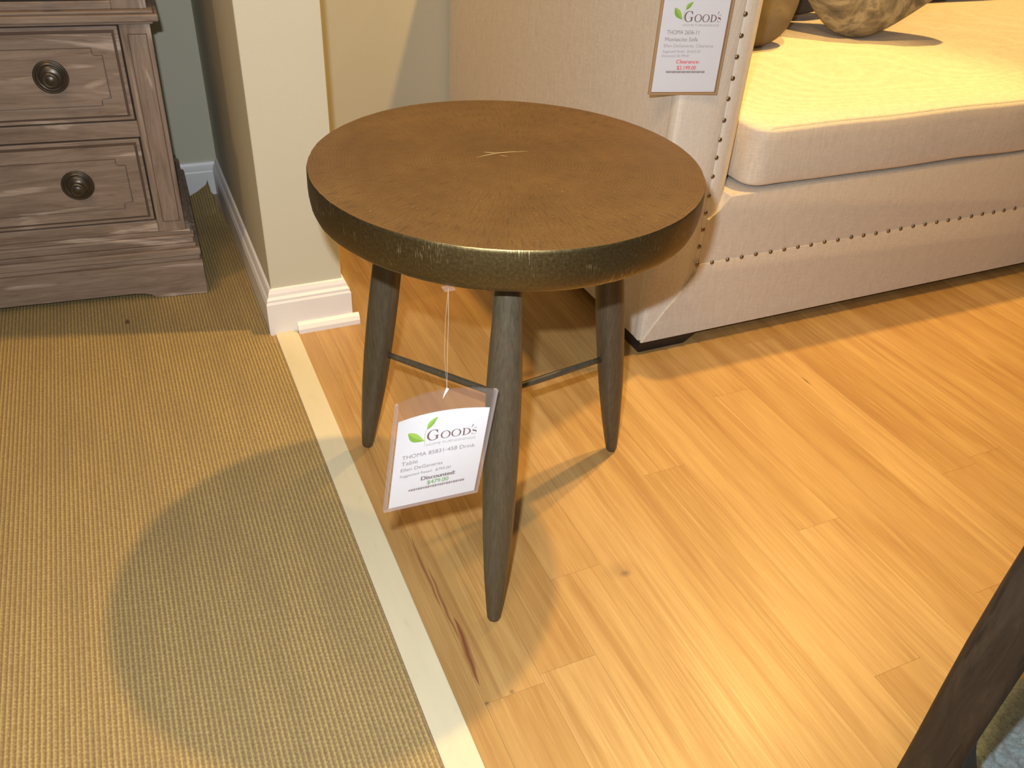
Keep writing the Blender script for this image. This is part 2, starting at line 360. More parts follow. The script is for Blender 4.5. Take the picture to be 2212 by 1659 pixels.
bm = bmesh.new(); nxr, nyr = 230, 150; GX0, GX1, GY0, GY1 = .765, 1.60, -.30, .326; g = []
for j in range(nyr + 1):
    g.append([])
    for i in range(nxr + 1):
        x = GX0 + (GX1 - GX0) * i / nxr; y = GY0 + (GY1 - GY0) * j / nyr
        ed = min(i, j, nxr - i, nyr - j) / 4.0
        z = .0005 if ed == 0 else min(1, ed) * (.012 + .006 * noise.noise(Vector((x * 90, y * 90, 0))) + .004 * noise.noise(Vector((x * 230, y * 230, 5))))
        g[-1].append(bm.verts.new((x, y, z)))
for j in range(nyr):
    for i in range(nxr): bm.faces.new((g[j][i], g[j][i+1], g[j+1][i+1], g[j+1][i]))
tag(obj('shag_rug', bm, M_SHAG, smooth=True), 'silver grey shaggy rug in the bottom right corner under the dark wooden table', 'rug')

# ------------------------------------------------------------------ round drink table
TC = Vector((.4137, .9023, 0)); TH = .56; TR = .240; TB = .508
RF, RT, PH, HS = .2439, .1673, -1.9533, .206
tb = tag(empty('drink_table', TC), 'small round three-legged table with bronze brown disc top, standing alone on the wood floor', 'table')
bm = bmesh.new()
wob = lambda t, h: .0013 * noise.noise(Vector((math.cos(t) * 2.2, math.sin(t) * 2.2, h * 12))) + .0006 * noise.noise(Vector((math.cos(t) * 22, math.sin(t) * 22, h * 18)))
lathe(bm, [(0, TH), (.06, TH), (.12, TH), (.18, TH), (.2396, TH), (.2402, TH - .0009), (.2406, TH - .0040), (.2409, TH - .012), (.2411, TH - .020), (.2407, TH - .031), (.2394, TH - .041), (.2370, TH - .047), (.233, TH - .0508), (.227, TB), (.12, TB), (0, TB)][::-1], seg=160, wob=lambda t, h: wob(t, h))
for f in bm.faces: 
    f.material_index = 0 if f.calc_center_median().z > TH - .0003 else 1
top = obj('table_top', bm, [M_TOP, M_EDGE], tb, smooth=True)
m = top.modifiers.new('e', 'EDGE_SPLIT'); m.split_angle = math.radians(30)
# pale filled crack at the heart
bm = bmesh.new()
def crack(pts, w):
    L = [];
    for i, (x, y) in enumerate(pts):
        k = math.sin(PI * (i + .3) / (len(pts) - .4)) * w; L.append((x, y, k))
    A = [bm.verts.new((x - TC.x, y - TC.y - k, TH + .0002)) for x, y, k in L]; B = [bm.verts.new((x - TC.x, y - TC.y + k, TH + .0002)) for x, y, k in L]
    for i in range(len(L) - 1): bm.faces.new((A[i], A[i+1], B[i+1], B[i]))
crack([(.3816, .9243), (.3973, .9286), (.4127, .9316), (.432, .9298), (.4521, .9263)], .0007)
crack([(.3971, .9384), (.404, .9355), (.4105, .933)], .0007)
crack([(.4118, .9229), (.416, .920), (.4205, .9167)], .0005)
for v in bm.verts: v.co.y += 0
obj('filled_crack', bm, M_FIL, tb)['label'] = 'pale glittering crack at the centre of the top'
LP = [(0, 0), (.0060, 0), (.0084, .0014), (.0095, .0045), (.0108, .018), (.0122, .033), (.0155, .072), (.0193, .139), (.0213, .20), (.0221, .262), (.0220, .31), (.0211, .363), (.0193, .405), (.0175, .434), (.0162, .466), (.0157, .490), (.0157, .513)]
def legpt(i, z):
    a = PH + i * 2 * PI / 3; g = (.485 - z) / .485; r = RT + (RF - RT) * g
    return Vector((r * math.cos(a), r * math.sin(a), z))
for i in range(3):
    p0, p1 = legpt(i, 0), legpt(i, .485); ax = (p1 - p0).normalized(); k = (p1 - p0).length / .485
    bm = bmesh.new(); lathe(bm, [(r, h * k) for r, h in LP[:-1]] + [(.0157, .5065 * k)], p0 + Vector((0, 0, .0012)), ax, 40)
    lg = obj('leg', bm, M_LEG, tb, smooth=True)
    m = lg.modifiers.new('e', 'EDGE_SPLIT'); m.split_angle = math.radians(60)
    bm = bmesh.new(); q = p0 + ax * (.4985 * k); lathe(bm, [(.0163, 0), (.0163, .0105 * k)], q, ax, 40); obj('rim_shadow_collar', bm, M_RIMSH, lg)  # dark ring standing in for the rim's shadow on the leg
for i in range(3):
    bm = bmesh.new(); e = legpt(i, HS) * 1; e = Vector((e.x, e.y, HS)); n_ = e.normalized() * 1
    d = Vector((e.x, e.y, 0)).normalized(); a_ = Vector((0, 0, HS)); b_ = e - d * .019
    tube(bm, [a_, a_ + (b_ - a_) * .1, a_ + (b_ - a_) * .5, a_ + (b_ - a_) * .9, b_], [.0052, .0052, .0054, .0046, .0042], 14)
    st_ = obj('stretcher', bm, M_LEG, tb, smooth=True)

# ------------------------------------------------------------------ price tags
dg = bpy.context.evaluated_depsgraph_get
def text_geo(txt):
    cu = bpy.data.curves.new('t', 'FONT'); cu.body = txt; cu.size = 1; cu.resolution_u = 4
    o = bpy.data.objects.new('t', cu); COL.objects.link(o)
    d = dg(); me = o.evaluated_get(d).to_mesh()
    vs = [v.co.copy() for v in me.vertices]; fs = [tuple(p.vertices) for p in me.polygons]
    o.evaluated_get(d).to_mesh_clear(); bpy.data.objects.remove(o); bpy.data.curves.remove(cu)
    return vs, fs
CAP = max(v.y for v in text_geo('H')[0])
class Print:
    def __init__(s): s.v = []; s.f = []; s.m = []; s.mats = []
    def mi(s, mat):
        if mat not in s.mats: s.mats.append(mat)
        return s.mats.index(mat)
    def add(s, vs, fs, mat):
        b = len(s.v); s.v += vs; s.f += [tuple(i + b for i in f) for f in fs]; s.m += [s.mi(mat)] * len(fs)
    def text(s, txt, x0, x1, z, cap, mat, it=0, bold=0, rise=0):
        vs, fs = text_geo(txt); a = min(v.x for v in vs); b = max(v.x for v in vs); k = cap / CAP
        for j, dx in enumerate([0] if not bold else [-bold, 0, bold]):
            s.add([(x0 + (v.x - a) / (b - a) * (x1 - x0) + v.y * k * it + dx, z + v.y * k, j * .00002) for v in vs], fs, mat)
    def poly(s, pts, mat): s.add([(x, z, 0) for x, z in pts], [tuple(range(len(pts)))], mat)
    def strip(s, pts, mat):
        """pts: (x, z, half width along x, half width along z)"""
        A = [(x - a, z - b, 0) for x, z, a, b in pts]; B = [(x + a, z + b, 0) for x, z, a, b in pts]; n = len(pts)
        s.add(A + B, [(i, i + 1, n + i + 1, n + i) for i in range(n - 1)], mat)
    def ring(s, cx, cz, ro, ri, t0, t1, mat, n=36):
        A = []; B = []
        for i in range(n + 1):
            t = t0 + (t1 - t0) * i / n
            A.append((cx + ro[0] * math.cos(t), cz + ro[1] * math.sin(t), 0)); B.append((cx + ri[0] * math.cos(t), cz + ri[1] * math.sin(t), 0))
        s.add(A + B, [(i, i + 1, n + 2 + i, n + 1 + i) for i in range(n)], mat)
    def logo(s, x0, x1, z, cap, mat):
        w = x1 - x0; R = math.radians
        g = cap; sc = cap * .70
        # G
        gw = w * .255; c = (x0 + gw * .50, z + g * .5)
        s.ring(*c, (gw * .50, g * .52), (gw * .345, g * .475), R(52), R(318), mat)
        s.poly([(c[0] + gw*.29, z + g*.99), (c[0] + gw*.33, z + g*.99), (c[0] + gw*.36, z + g*.68), (c[0] + gw*.32, z + g*.68), (c[0] + gw*.20, z + g*.88)], mat)
        s.poly([(c[0] + gw*.22, z + g*.07), (c[0] + gw*.38, z + g*.12), (c[0] + gw*.38, z + g*.42), (c[0] + gw*.22, z + g*.42)], mat)
        s.poly([(c[0] + gw*.10, z + g*.42), (c[0] + gw*.47, z + g*.42), (c[0] + gw*.47, z + g*.455), (c[0] + gw*.10, z + g*.455)], mat)
        # O O
        ow = w * .205
        for k in (0, 1):
            cx = x0 + w * .275 + ow * .5 + k * ow * 1.03; s.ring(cx, z + sc * .5, (ow * .48, sc * .53), (ow * .335, sc * .475), 0, 2 * PI, mat)
        # D
        dx = x0 + w * .712; dw = w * .17
        s.poly([(dx + dw*.10, z), (dx + dw*.27, z), (dx + dw*.27, z + sc), (dx + dw*.10, z + sc)], mat)
        s.ring(dx + dw * .30, z + sc * .5, (dw * .68, sc * .5), (dw * .49, sc * .445), R(-92), R(92), mat)
        for zz in (z, z + sc * .955): s.poly([(dx - dw*.02, zz), (dx + dw*.34, zz), (dx + dw*.34, zz + sc*.045), (dx - dw*.02, zz + sc*.045)], mat)
        # apostrophe
        ax = x0 + w * .885; s.poly([(ax, z + sc*1.08), (ax + w*.018, z + sc*1.42), (ax + w*.030, z + sc*1.46), (ax + w*.036, z + sc*1.36), (ax + w*.012, z + sc*1.08)], mat)
        # S
        sx = x0 + w * .90; sw = w * .10; P = []
        for i in range(33):
            t = i / 32; 
            if t < .5: th = R(40) + (R(265) - R(40)) * (t / .5); cx, cz, rx, rz = sx + sw*.48, z + sc*.755, sw*.36, sc*.235
            else: th = R(85) - (R(85) + R(150)) * ((t - .5) / .5); cx, cz, rx, rz = sx + sw*.52, z + sc*.265, sw*.42, sc*.255
            wd = .020 + .075 * math.exp(-((t - .5) / .17) ** 2)
            x_, z_ = cx + rx * math.cos(th), cz + rz * math.sin(th); P.append((x_, z_, sw * wd * .6, sc * wd))
        s.strip(P, mat)
        s.poly([(sx + sw*.74, z + sc*1.0), (sx + sw*.80, z + sc*1.0), (sx + sw*.80, z + sc*.74), (sx + sw*.74, z + sc*.76)], mat)
        s.poly([(sx + sw*.06, z + sc*.0), (sx + sw*.12, z + sc*.0), (sx + sw*.12, z + sc*.28), (sx + sw*.06, z + sc*.28)], mat)
    def leaf(s, xa, za, xb, zb, wid, m1, m2, bend=0):
        A = Vector((xa, za)); B = Vector((xb, zb)); d = B - A; n = Vector((-d.y, d.x)).normalized(); up = []; dn = []; md = []
        for i in range(17):
            t = i / 16; w = wid * (math.sin(PI * t ** .85)) ** 1.15; c = A + d * t + n * bend * math.sin(PI * t)
            up.append(c + n * w); dn.append(c - n * w); md.append(c)
        for side, mt in ((up, m1), (dn, m2)):
            vs = [(p.x, p.y, 0) for p in side] + [(p.x, p.y, 0) for p in md]; s.add(vs, [(i, i+1, 18+i, 17+i) for i in range(16)], mt)
    def build(s, name, parent, bow, depth, label=None):
        me = bpy.data.meshes.new(name); me.from_pydata([(x, -depth - e + bow(x, z), z) for x, z, e in s.v], [], s.f)
        for m in s.mats: me.materials.append(m)
        for p, i in zip(me.polygons, s.m): p.material_index = i
        o = bpy.data.objects.new(name, me); COL.objects.link(o); o.parent = parent
        return o
def sheet(bm, x0, x1, z0, z1, y, th, bow, topz=None, n=24):
    g = []
    for side in (0, 1):
        g.append([[bm.verts.new((x0 + (x1 - x0) * i / n, y + side * th + bow(x0 + (x1 - x0) * i / n, zz), zz)) for i in range(n + 1) for zz in [z0 + ((topz(x0 + (x1 - x0) * i / n) if topz else z1) - z0) * j / n]] for j in range(n + 1)])
    for j in range(n):
        for i in range(n):
            bm.faces.new((g[0][j][i], g[0][j][i+1], g[0][j+1][i+1], g[0][j+1][i])); bm.faces.new((g[1][j][i], g[1][j+1][i], g[1][j+1][i+1], g[1][j][i+1]))
    for a, b in (((0, 0), 1), ((n, 0), 1)):
        j = a[0]
        for i in range(n): bm.faces.new((g[0][j][i], g[0][j][i+1], g[1][j][i+1], g[1][j][i]))
    for i in (0, n):
        for j in range(n): bm.faces.new((g[0][j][i], g[0][j+1][i], g[1][j+1][i], g[1][j][i]))
def price_tag(loc, M, w, h, paper, bow, weld, label, lines):
    r = tag(empty('price_tag', loc), label, 'price tag'); r.rotation_euler = M.to_euler()
    px0, px1, pz0, pz1 = paper
    bm = bmesh.new(); sheet(bm, px0, px1, pz0, pz1, -.0003, .0006, bow); obj('paper_card', bm, M_PAP, r, smooth=False)
    bm = bmesh.new(); X0, X1, Z0, Z1 = -w/2, w/2, -h/2, h/2; b = .0030
    # clear film front and back
    for y in (-.0016, .0013): sheet(bm, X0, X1, Z0, Z1, y, .0003, bow)
    sl = obj('plastic_sleeve', bm, M_PLA, r, smooth=False)
    bm = bmesh.new()
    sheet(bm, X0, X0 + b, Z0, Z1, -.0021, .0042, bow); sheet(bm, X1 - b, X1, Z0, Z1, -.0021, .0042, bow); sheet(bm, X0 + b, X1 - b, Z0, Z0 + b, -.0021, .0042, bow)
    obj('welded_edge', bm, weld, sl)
    pr = Print(); lines(pr); pr.build('printed_lettering', r, bow, .0007)
    return r, sl
def barcode(pr, x0, x1, z, h, mat, n=24):
    for i in range(n):
        a = x0 + (x1 - x0) * i / n; w = (x1 - x0) / n * .80
        pr.poly([(a, z), (a + w, z), (a + w, z + h), (a, z + h)], mat) if i % 3 else pr.poly([(a, z + h*.18), (a + w, z + h*.18), (a + w, z + h*.9), (a, z + h*.9)], mat)
# tag on the table
T1 = Vector((.246, .683, .319)); W1, H1 = .120, .1555
M1 = Matrix.Rotation(.0484, 3, 'Z') @ Matrix.Rotation(.0542, 3, 'X') @ Matrix.Rotation(.1094, 3, 'Y')
bow1 = lambda x, z: .0135 * max(0, 1 - (2 * x / W1) ** 2) * max(0, min(1, (z + H1 / 2) / H1)) ** 2.2
def lines1(p):
    P0, P1, Q0, Q1 = -.0540, .0555, -.0745, .0520; W = P1 - P0; H = Q1 - Q0
    X = lambda u: P0 + u * W
    Z = lambda v: Q1 - v * H
    p.logo(X(.345), X(.90), Z(.285), .0138, I_BR)
    p.text('HOME FURNISHINGS', X(.345), X(.895), Z(.338), .0032, I_LG)
    p.text('THOMA 85831-458 Drink', X(.085), X(.905), Z(.435), .0052, I_GY)
    p.text('Table', X(.085), X(.268), Z(.505), .0054, I_GY)
    p.text('Ellen DeGeneres', X(.085), X(.555), Z(.575), .0047, I_GY)
    p.text('Suggested Retail:  $795.00', X(.078), X(.655), Z(.642), .0036, I_GY, it=.2)
    p.text('Discounted:', X(.33), X(.72), Z(.725), .0056, I_DK, bold=.00028)
    p.text('$479.00', X(.405), X(.65), Z(.788), .0058, I_GN, bold=.00012)
    barcode(p, X(.20), X(.85), Z(.835), .0034, I_GY)
    p.leaf(X(.125), Z(.150), X(.325), Z(.275), .0052, I_L2, I_L1, -.002)
    p.leaf(X(.335), Z(.160), X(.455), Z(.045), .0034, I_L2, I_L1, .001)
    p.strip([(X(.33), Z(.16), .0002, 0), (X(.318), Z(.22), .0002, 0), (X(.325), Z(.29), .0002, 0), (X(.322), Z(.34), .0001, 0)], I_L1)
t1, sl1 = price_tag(T1, M1, W1, H1, (-.0540, .0555, -.0745, .0520), bow1, M_PLB, 'white price tag in a clear sleeve hanging by a thread under the round table', lines1)
# paper is folded back along its top edge: a paler rounded lip
hole = Vector((-.001, bow1(0, H1/2 - .008) - .002, H1 / 2 - .008))
bm = bmesh.new(); q = [hole + Vector((0, -.001, -.001)), hole + Vector((.001, -.001, .005)), hole + Vector((.003, 0, .0085)), hole + Vector((.0048, .001, .0115))]
tube(bm, q, [.0005, .0009, .0014, .0018], 8)
kn = obj('knot', bm, M_WP, t1, smooth=True)
Mi = M1.to_4x4(); Mi.translation = T1; Mi = Mi.inverted()
bm = bmesh.new(); top_w = Vector((.268, .7165, .5078)); low = hole + Vector((.004, .001, .010)); tw = Mi @ top_w
pts = [tw, tw * .7 + low * .3 + Vector((.0006, 0, 0)), tw * .35 + low * .65, low]; tube(bm, pts, .00026, 6)
pts2 = [p_ + Vector((-.004 * math.sin(PI * i / 3), 0, 0)) for i, p_ in enumerate(pts)]; tube(bm, pts2, .0002, 6)
obj('thread', bm, M_THR, t1)
bm = bmesh.new(); box(bm, -.006, .006, -.005, .005, -.0008, .0003)
tp = obj('tape', bm, M_TAPE, t1); tp.matrix_local = Matrix.Translation(tw) @ Mi.to_3x3().to_4x4()

# tag on the sofa
T2 = Vector((.857 - .001, 1.184 - .0060, .527 + .0925)); a2 = math.atan2(-.028, .118)
M2 = Matrix.Rotation(a2, 3, 'Z')
W2, H2 = .121, .185
def lines2(p):
    X = lambda u: -.0555 + u * .110
    Z = lambda h: -.0925 + .0042 + h
    p.logo(X(.335), X(.905), Z(.1100), .0160, I_BR)
    p.text('HOME FURNISHINGS', X(.335), X(.89), Z(.1035), .0032, I_LG)
    p.text('THOMA 2656-11', X(.105), X(.60), Z(.0912), .0062, I_GY)
    p.text('Montecito Sofa', X(.095), X(.60), Z(.0805), .0060, I_GY)
    p.text('Ellen DeGeneres, Clearance', X(.090), X(.86), Z(.0712), .0048, I_LG)
    p.text('Suggested Retail:  $4,625.00', X(.080), X(.67), Z(.0630), .0038, I_LG, it=.15)
    p.text('Discounted: $2,799.00', X(.075), X(.50), Z(.0560), .0038, I_LG, it=.15)
    p.text('Clearance:', X(.32), X(.685), Z(.0460), .0056, I_RD, bold=.00018)
    p.text('$2,199.00', X(.345), X(.645), Z(.0362), .0058, I_RD, bold=.00012)
    barcode(p, X(.18), X(.80), Z(.0305), .0036, I_GY)
    p.leaf(X(.175), Z(.1310), X(.315), Z(.1130), .0050, I_L2, I_L1, -.001)
    p.leaf(X(.340), Z(.1275), X(.445), Z(.1400), .0032, I_L2, I_L1, .001)
    p.strip([(X(.33), Z(.127), .0002, 0), (X(.322), Z(.119), .0002, 0), (X(.325), Z(.110), .0001, 0)], I_L1)
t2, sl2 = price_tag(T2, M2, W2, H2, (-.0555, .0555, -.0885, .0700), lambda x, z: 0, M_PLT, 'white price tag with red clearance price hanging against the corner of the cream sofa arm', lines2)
bm = bmesh.new(); tube(bm, [(0, 0, .086), (.002, .001, .10), (.004, .004, .13)], .0005, 6); obj('thread', bm, M_THR, t2)

# ------------------------------------------------------------------ sofa
def grid_lin(a, b, r, n):
    L = [a + r * k / 4 for k in range(4)] + [a + r + (b - a - 2 * r) * k / n for k in range(n + 1)] + [b - r + r * k / 4 for k in range(1, 5)]
    return L
def rbox(bm, lo, hi, r, n=(12, 12, 6), f=None, rv=None):
    """rounded box with evenly meshed faces; f displaces each vertex"""
    L = [grid_lin(lo[k], hi[k], r[k], n[k]) for k in range(3)]; cache = {}
    def V(p):
        key = tuple(round(c, 6) for c in p)
        if key in cache: return cache[key]
        q = [min(max(p[k], lo[k] + r[k]), hi[k] - r[k]) for k in range(3)]
        d = Vector([(p[k] - q[k]) / r[k] for k in range(3)])
        if d.length > 0:
            m = max(abs(c) for c in d); d = d / d.length * m
        co = Vector([q[k] + d[k] * r[k] for k in range(3)])
        if f: co = f(co)
        cache[key] = bm.verts.new(co); return cache[key]
    for k in range(3):
        i, j = (k + 1) % 3, (k + 2) % 3
        for e in (lo[k], hi[k]):
            for a, b in zip(L[i], L[i][1:]):
                for c, d in zip(L[j], L[j][1:]):
                    P = []
                    for u_, v_ in ((a, c), (b, c), (b, d), (a, d)):
                        p = [0, 0, 0]; p[k] = e; p[i] = u_; p[j] = v_; P.append(V(p))
                    try: bm.faces.new(P)
                    except ValueError: pass
sf = tag(empty('sofa', (.857, 1.184, 0)), 'cream linen sofa with brass nailhead trim along its arm and front rail', 'sofa')
O = Vector((.857, 1.184, 0)); XE = 2.45           # local x of the far end
zb, zt, AT = .028, .335, .77
# arm body
bm = bmesh.new()
pf = [(.0008, .014), (.168, .076), (.174, .090), (.174, 1.062), (-.018, 1.062)]
prism(bm, pf, lambda q: Vector((q[0], q[1], zb)), lambda q: Vector((q[0], q[1], AT)))
bmesh.ops.bevel(bm, geom=[e for e in bm.edges if min(v.co.z for v in e.verts) > AT - .01], offset=.02, segments=4, profile=.5, affect='EDGES')
obj('arm', bm, M_LIN, sf, smooth=False)
# arm front panel with rolled inner edge
bm = bmesh.new()
pf = [(.0, .024), (-.0006, .010), (.0012, .0035), (.006, .0005), (.013, 0), (.06, -.0006), (.098, .0006), (.1015, .0022), (.105, .0005), (.116, .001), (.129, .005), (.140, .0125), (.151, .022), (.161, .036), (.169, .052), (.178, .074), (.176, .090), (.10, .085), (.03, .06)]
zs = [zb, .10, .20, .30, .40, .50, .60, .70, AT - .02, AT - .006, AT + .002]
prev = None
for k, z in enumerate(zs):
    s_ = [0] * 8 + [0, .003, .012][0:3]; ins = 0 if z < AT - .01 else (.004 if z < AT else .014)
    ring = [bm.verts.new((q[0] + (.08 - q[0]) * ins * 4, q[1] + ins * (1 - q[1] * 8), z)) for q in pf]
    if prev:
        for i in range(len(pf)): bm.faces.new((prev[i], prev[(i+1) % len(pf)], ring[(i+1) % len(pf)], ring[i]))
    else: bm.faces.new(ring)
    prev = ring
bm.faces.new(prev[::-1])
ap = obj('arm_front_panel', bm, M_TWL, sf, smooth=True); m = ap.modifiers.new('e', 'EDGE_SPLIT'); m.split_angle = math.radians(40)
ap['label'] = 'paler twill front of the arm'
# front rail
def plate(name, pts, y0, y1, mat, bev, parent=sf):
    bm = bmesh.new(); prism(bm, pts, lambda q: Vector((q[0], y0, q[1])), lambda q: Vector((q[0], y1, q[1])))
    es = [e for e in bm.edges if all(abs(v.co.y - y0) < 1e-6 for v in e.verts)]
    bmesh.ops.bevel(bm, geom=es, offset=bev, segments=3, profile=.5, affect='EDGES')
    o = obj(name, bm, mat, parent, smooth=True); m = o.modifiers.new('e', 'EDGE_SPLIT'); m.split_angle = math.radians(35); return o
plate('front_rail', [(.0005, zb), (.02, .058), (.045, .094), (.075, .129), (.1035, .166), (.1065, .20), (.1070, .284), (.118, .286), (.131, .294), (.142, .308), (.149, .326), (XE, .326), (XE, zb)], -.0034, .075, M_LIN, .0032)
plate('lower_rail_band', [(.0010, zb), (.02, .0575), (.045, .0935), (.075, .1285), (.1035, .1655), (.1060, .1895), (XE, .1895), (XE, zb + .0001)], -.0044, -.001, M_LIN, .0012)
bm = bmesh.new(); box(bm, .12, XE, .07, .86, zb + .002, .322); obj('base_frame', bm, M_LIN, sf)
def cus(co):
    co = co.copy(); x, y, z = co
    ty = max(0, 1 - ((y - .42) / .43) ** 4); tx = max(0, 1 - ((x - 1.3) / 1.13) ** 6)
    if z > .40: co.z += .014 * ty * tx * min(1, (z - .40) / .045) + .0025 * noise.noise(Vector((x * 5, y * 5, 2)))
    if y < .1: co.y += .0045 * noise.noise(Vector((x * 4, z * 6, 7))) - .003 * (1 - ((z - .39) / .056) ** 2)
    if z < .345: co.z += .003 * noise.noise(Vector((x * 6, y * 2, 4)))
    return co
bm = bmesh.new(); rbox(bm, (.186, -.004, .3275), (XE - .03, .84, .452), (.040, .040, .014), (60, 20, 6), cus)
cu_ = obj('seat_cushion', bm, M_LIN, sf, smooth=True)
bm = bmesh.new(); tube(bm, [cus(Vector((.218 + 2.16 * k / 60, .0010, .4470))) + Vector((0, -.0001, 0)) for k in range(61)], .0005, 6)
obj('cushion_seam', bm, M_LIN, cu_, smooth=True)
bm = bmesh.new(); rbox(bm, (.175, .845, .32), (XE, 1.062, .84), (.03, .05, .05), (20, 6, 8)); obj('back_frame', bm, M_LIN, sf, smooth=True)
for k in range(2):
    bm = bmesh.new(); rbox(bm, (.19 + k * 1.13, .78, .462), (1.31 + k * 1.13, .93, .87), (.05, .06, .07), (14, 4, 8)); obj('back_cushion', bm, M_LIN, sf, smooth=True)
# nails
nail_me = None
def nail(x, y, z):
    global nail_me
    if nail_me is None:
        bm = bmesh.new(); lathe(bm, [(.0046, 0), (.0044, .0012), (.0034, .0026), (.0018, .0034), (0, .0037)], (0, 0, 0), (0, -1, 0), 14); o = obj('nail_head', bm, M_NAIL, sf, smooth=True); nail_me = o.data
    else: o = bpy.data.objects.new('nail_head', nail_me); COL.objects.link(o); o.parent = sf
    o.location = (x, y, z)
for k in range(16): nail(.1025 + random.uniform(-.001, .001), .0020 if k else -.0042, .191 + .0352 * k + (random.uniform(-.0015, .0015) if k else 0))
for k in range(1, 62): nail(.1025 + .0355 * k + random.uniform(-.0012, .0012), -.0040, .1895 + random.uniform(-.0008, .0008))
# feet
for (fx, fy) in ((0, 0), (0, .93), (2.32, 0), (2.32, .93)):
    bm = bmesh.new(); prism(bm, [(fx + .003, 0), (fx + .1135, 0), (fx + .142, zb + .002), (fx + .0005, zb + .002)], lambda q: Vector((q[0], fy + .001 + (zb + .002 - q[1]) * .12, q[1])), lambda q: Vector((q[0], fy + .125, q[1])))
    obj('foot', bm, M_FOOT, sf)

# cushions lying on the sofa
def pillow(name, size, thick, mat, loc, nrm, roll, label, crease=0):
    bm = bmesh.new(); n = 40; h = size / 2
    def shape(u, v, s):
        cu, cv = u * (1 - .07 * (1 - v * v) * 0), v
        rr = (abs(u) ** 3.4 + abs(v) ** 3.4) ** (1 / 3.4); mx = max(abs(u), abs(v)); k = mx / rr if rr > 0 else 1
        x, y = u * k * h, v * k * h
        e = max(0, 1 - (mx) ** 2.6) ** .55
        z = s * thick / 2 * e * (1 + .12 * noise.noise(Vector((u * 1.5, v * 1.5, s * 3))))
        z += s * .010 * noise.noise(Vector((u * 4, v * 4, 9))) * e
        if crease: z -= s * crease * math.exp(-((u - v) / .12) ** 2) * max(0, min(1, (-(u + v) / 2 - .35) * 2.2)) * e
        return Vector((x, y, z))
    F = {}
    for s in (1, -1):
        for j in range(n + 1):
            for i in range(n + 1):
                u, v = math.sin(PI / 2 * (2 * i / n - 1)), math.sin(PI / 2 * (2 * j / n - 1)); ed = i in (0, n) or j in (0, n)
                F[(s, i, j)] = F[(1, i, j)] if (s == -1 and ed) else bm.verts.new(shape(u, v, s))
        for j in range(n):
            for i in range(n): bm.faces.new((F[(s, i, j)], F[(s, i+1, j)], F[(s, i+1, j+1)], F[(s, i, j+1)]))
    o = obj(name, bm, mat, None, smooth=True); nv = Vector(nrm).normalized(); xa = Vector((0, 0, 1)).cross(nv).normalized(); ya = nv.cross(xa)
    R_ = Matrix((xa, ya, nv)).transposed() @ Matrix.Rotation(roll, 3, 'Z'); o.rotation_euler = R_.to_euler(); o.location = loc
    zmin = min((R_ @ v.co).z for v in o.data.vertices); o.location.z += .4665 - (loc[2] + zmin)
    return tag(o, label, 'cushion', 'throw pillows on the sofa seat')
pillow('throw_pillow', .42, .155, M_BAT, (1.722, 1.70, .74), (-.42, -.80, .30), math.radians(37), 'beige and brown patterned pillow standing on its corner on the sofa seat', .03)
pillow('throw_pillow', .44, .14, M_OCH, (1.282, 1.70, .65), (-.05, -.93, .33), math.radians(-10), 'brown and ochre pillow leaning inside the sofa arm, mostly hidden by it')
pillow('throw_pillow', .44, .09, M_CHC, (1.63, 1.888, .66), (-.04, -.98, .10), math.radians(4), 'dark charcoal pillow on the sofa behind the patterned one')

# ------------------------------------------------------------------ chest of drawers
ch = tag(empty('chest_of_drawers', (.082, 1.704, .0062), math.radians(-5.54)), 'grey brown limed oak chest of drawers with dark round knobs, standing on the ribbed rug', 'chest of drawers')
L, DP = -.86, .452
def cbox(name, mat, *a, bev=.0015, parent=ch):
    bm = bmesh.new(); box(bm, *a, bev); return obj(name, bm, mat, parent)
# plinth with bracket feet
def bracket(xr, xl):
    return [(xr, 0), (xr, .079), (xl, .079), (xl, 0), (xl + .098, 0), (xl + .104, .0015), (xl + .112, .009), (xl + .125, .013), (xl + .145, .015), (xr - .145, .015), (xr - .125, .013), (xr - .112, .009), (xr - .104, .0015), (xr - .098, 0)]
bm = bmesh.new(); prism(bm, bracket(0, L), lambda q: Vector((q[0], 0, q[1])), lambda q: Vector((q[0], .02, q[1])))
for xa, xb in ((-.02, 0), (L, L + .02)): prism(bm, [(.02, 0), (.02, .079), (DP, .079), (DP, 0), (DP - .1, 0), (DP - .12, .014), (.14, .014), (.12, 0)], lambda q: Vector((xa, q[0], q[1])), lambda q: Vector((xb, q[0], q[1])))
obj('plinth', bm, M_CH, ch)
bm = bmesh.new()
for z0, z1, i_ in ((.0785, .090, .0035), (.0895, .1065, .0005), (.106, .115, .0075), (.1145, .128, .0105), (.1275, .1345, .0085), (.134, .1435, .0135)):
    box(bm, L + i_, -i_, i_, DP, z0, z1, .0030 if z1 - z0 > .01 else .0018, 3)
obj('base_moulding', bm, M_CH, ch)
BX0, BX1, BY = L + .022, -.022, .0165
bm = bmesh.new(); box(bm, BX0, BX1, BY + .012, DP - .003, .143, .925, .001); obj('carcass', bm, M_CV, ch)
DR = -.0745; DLx = L - DR
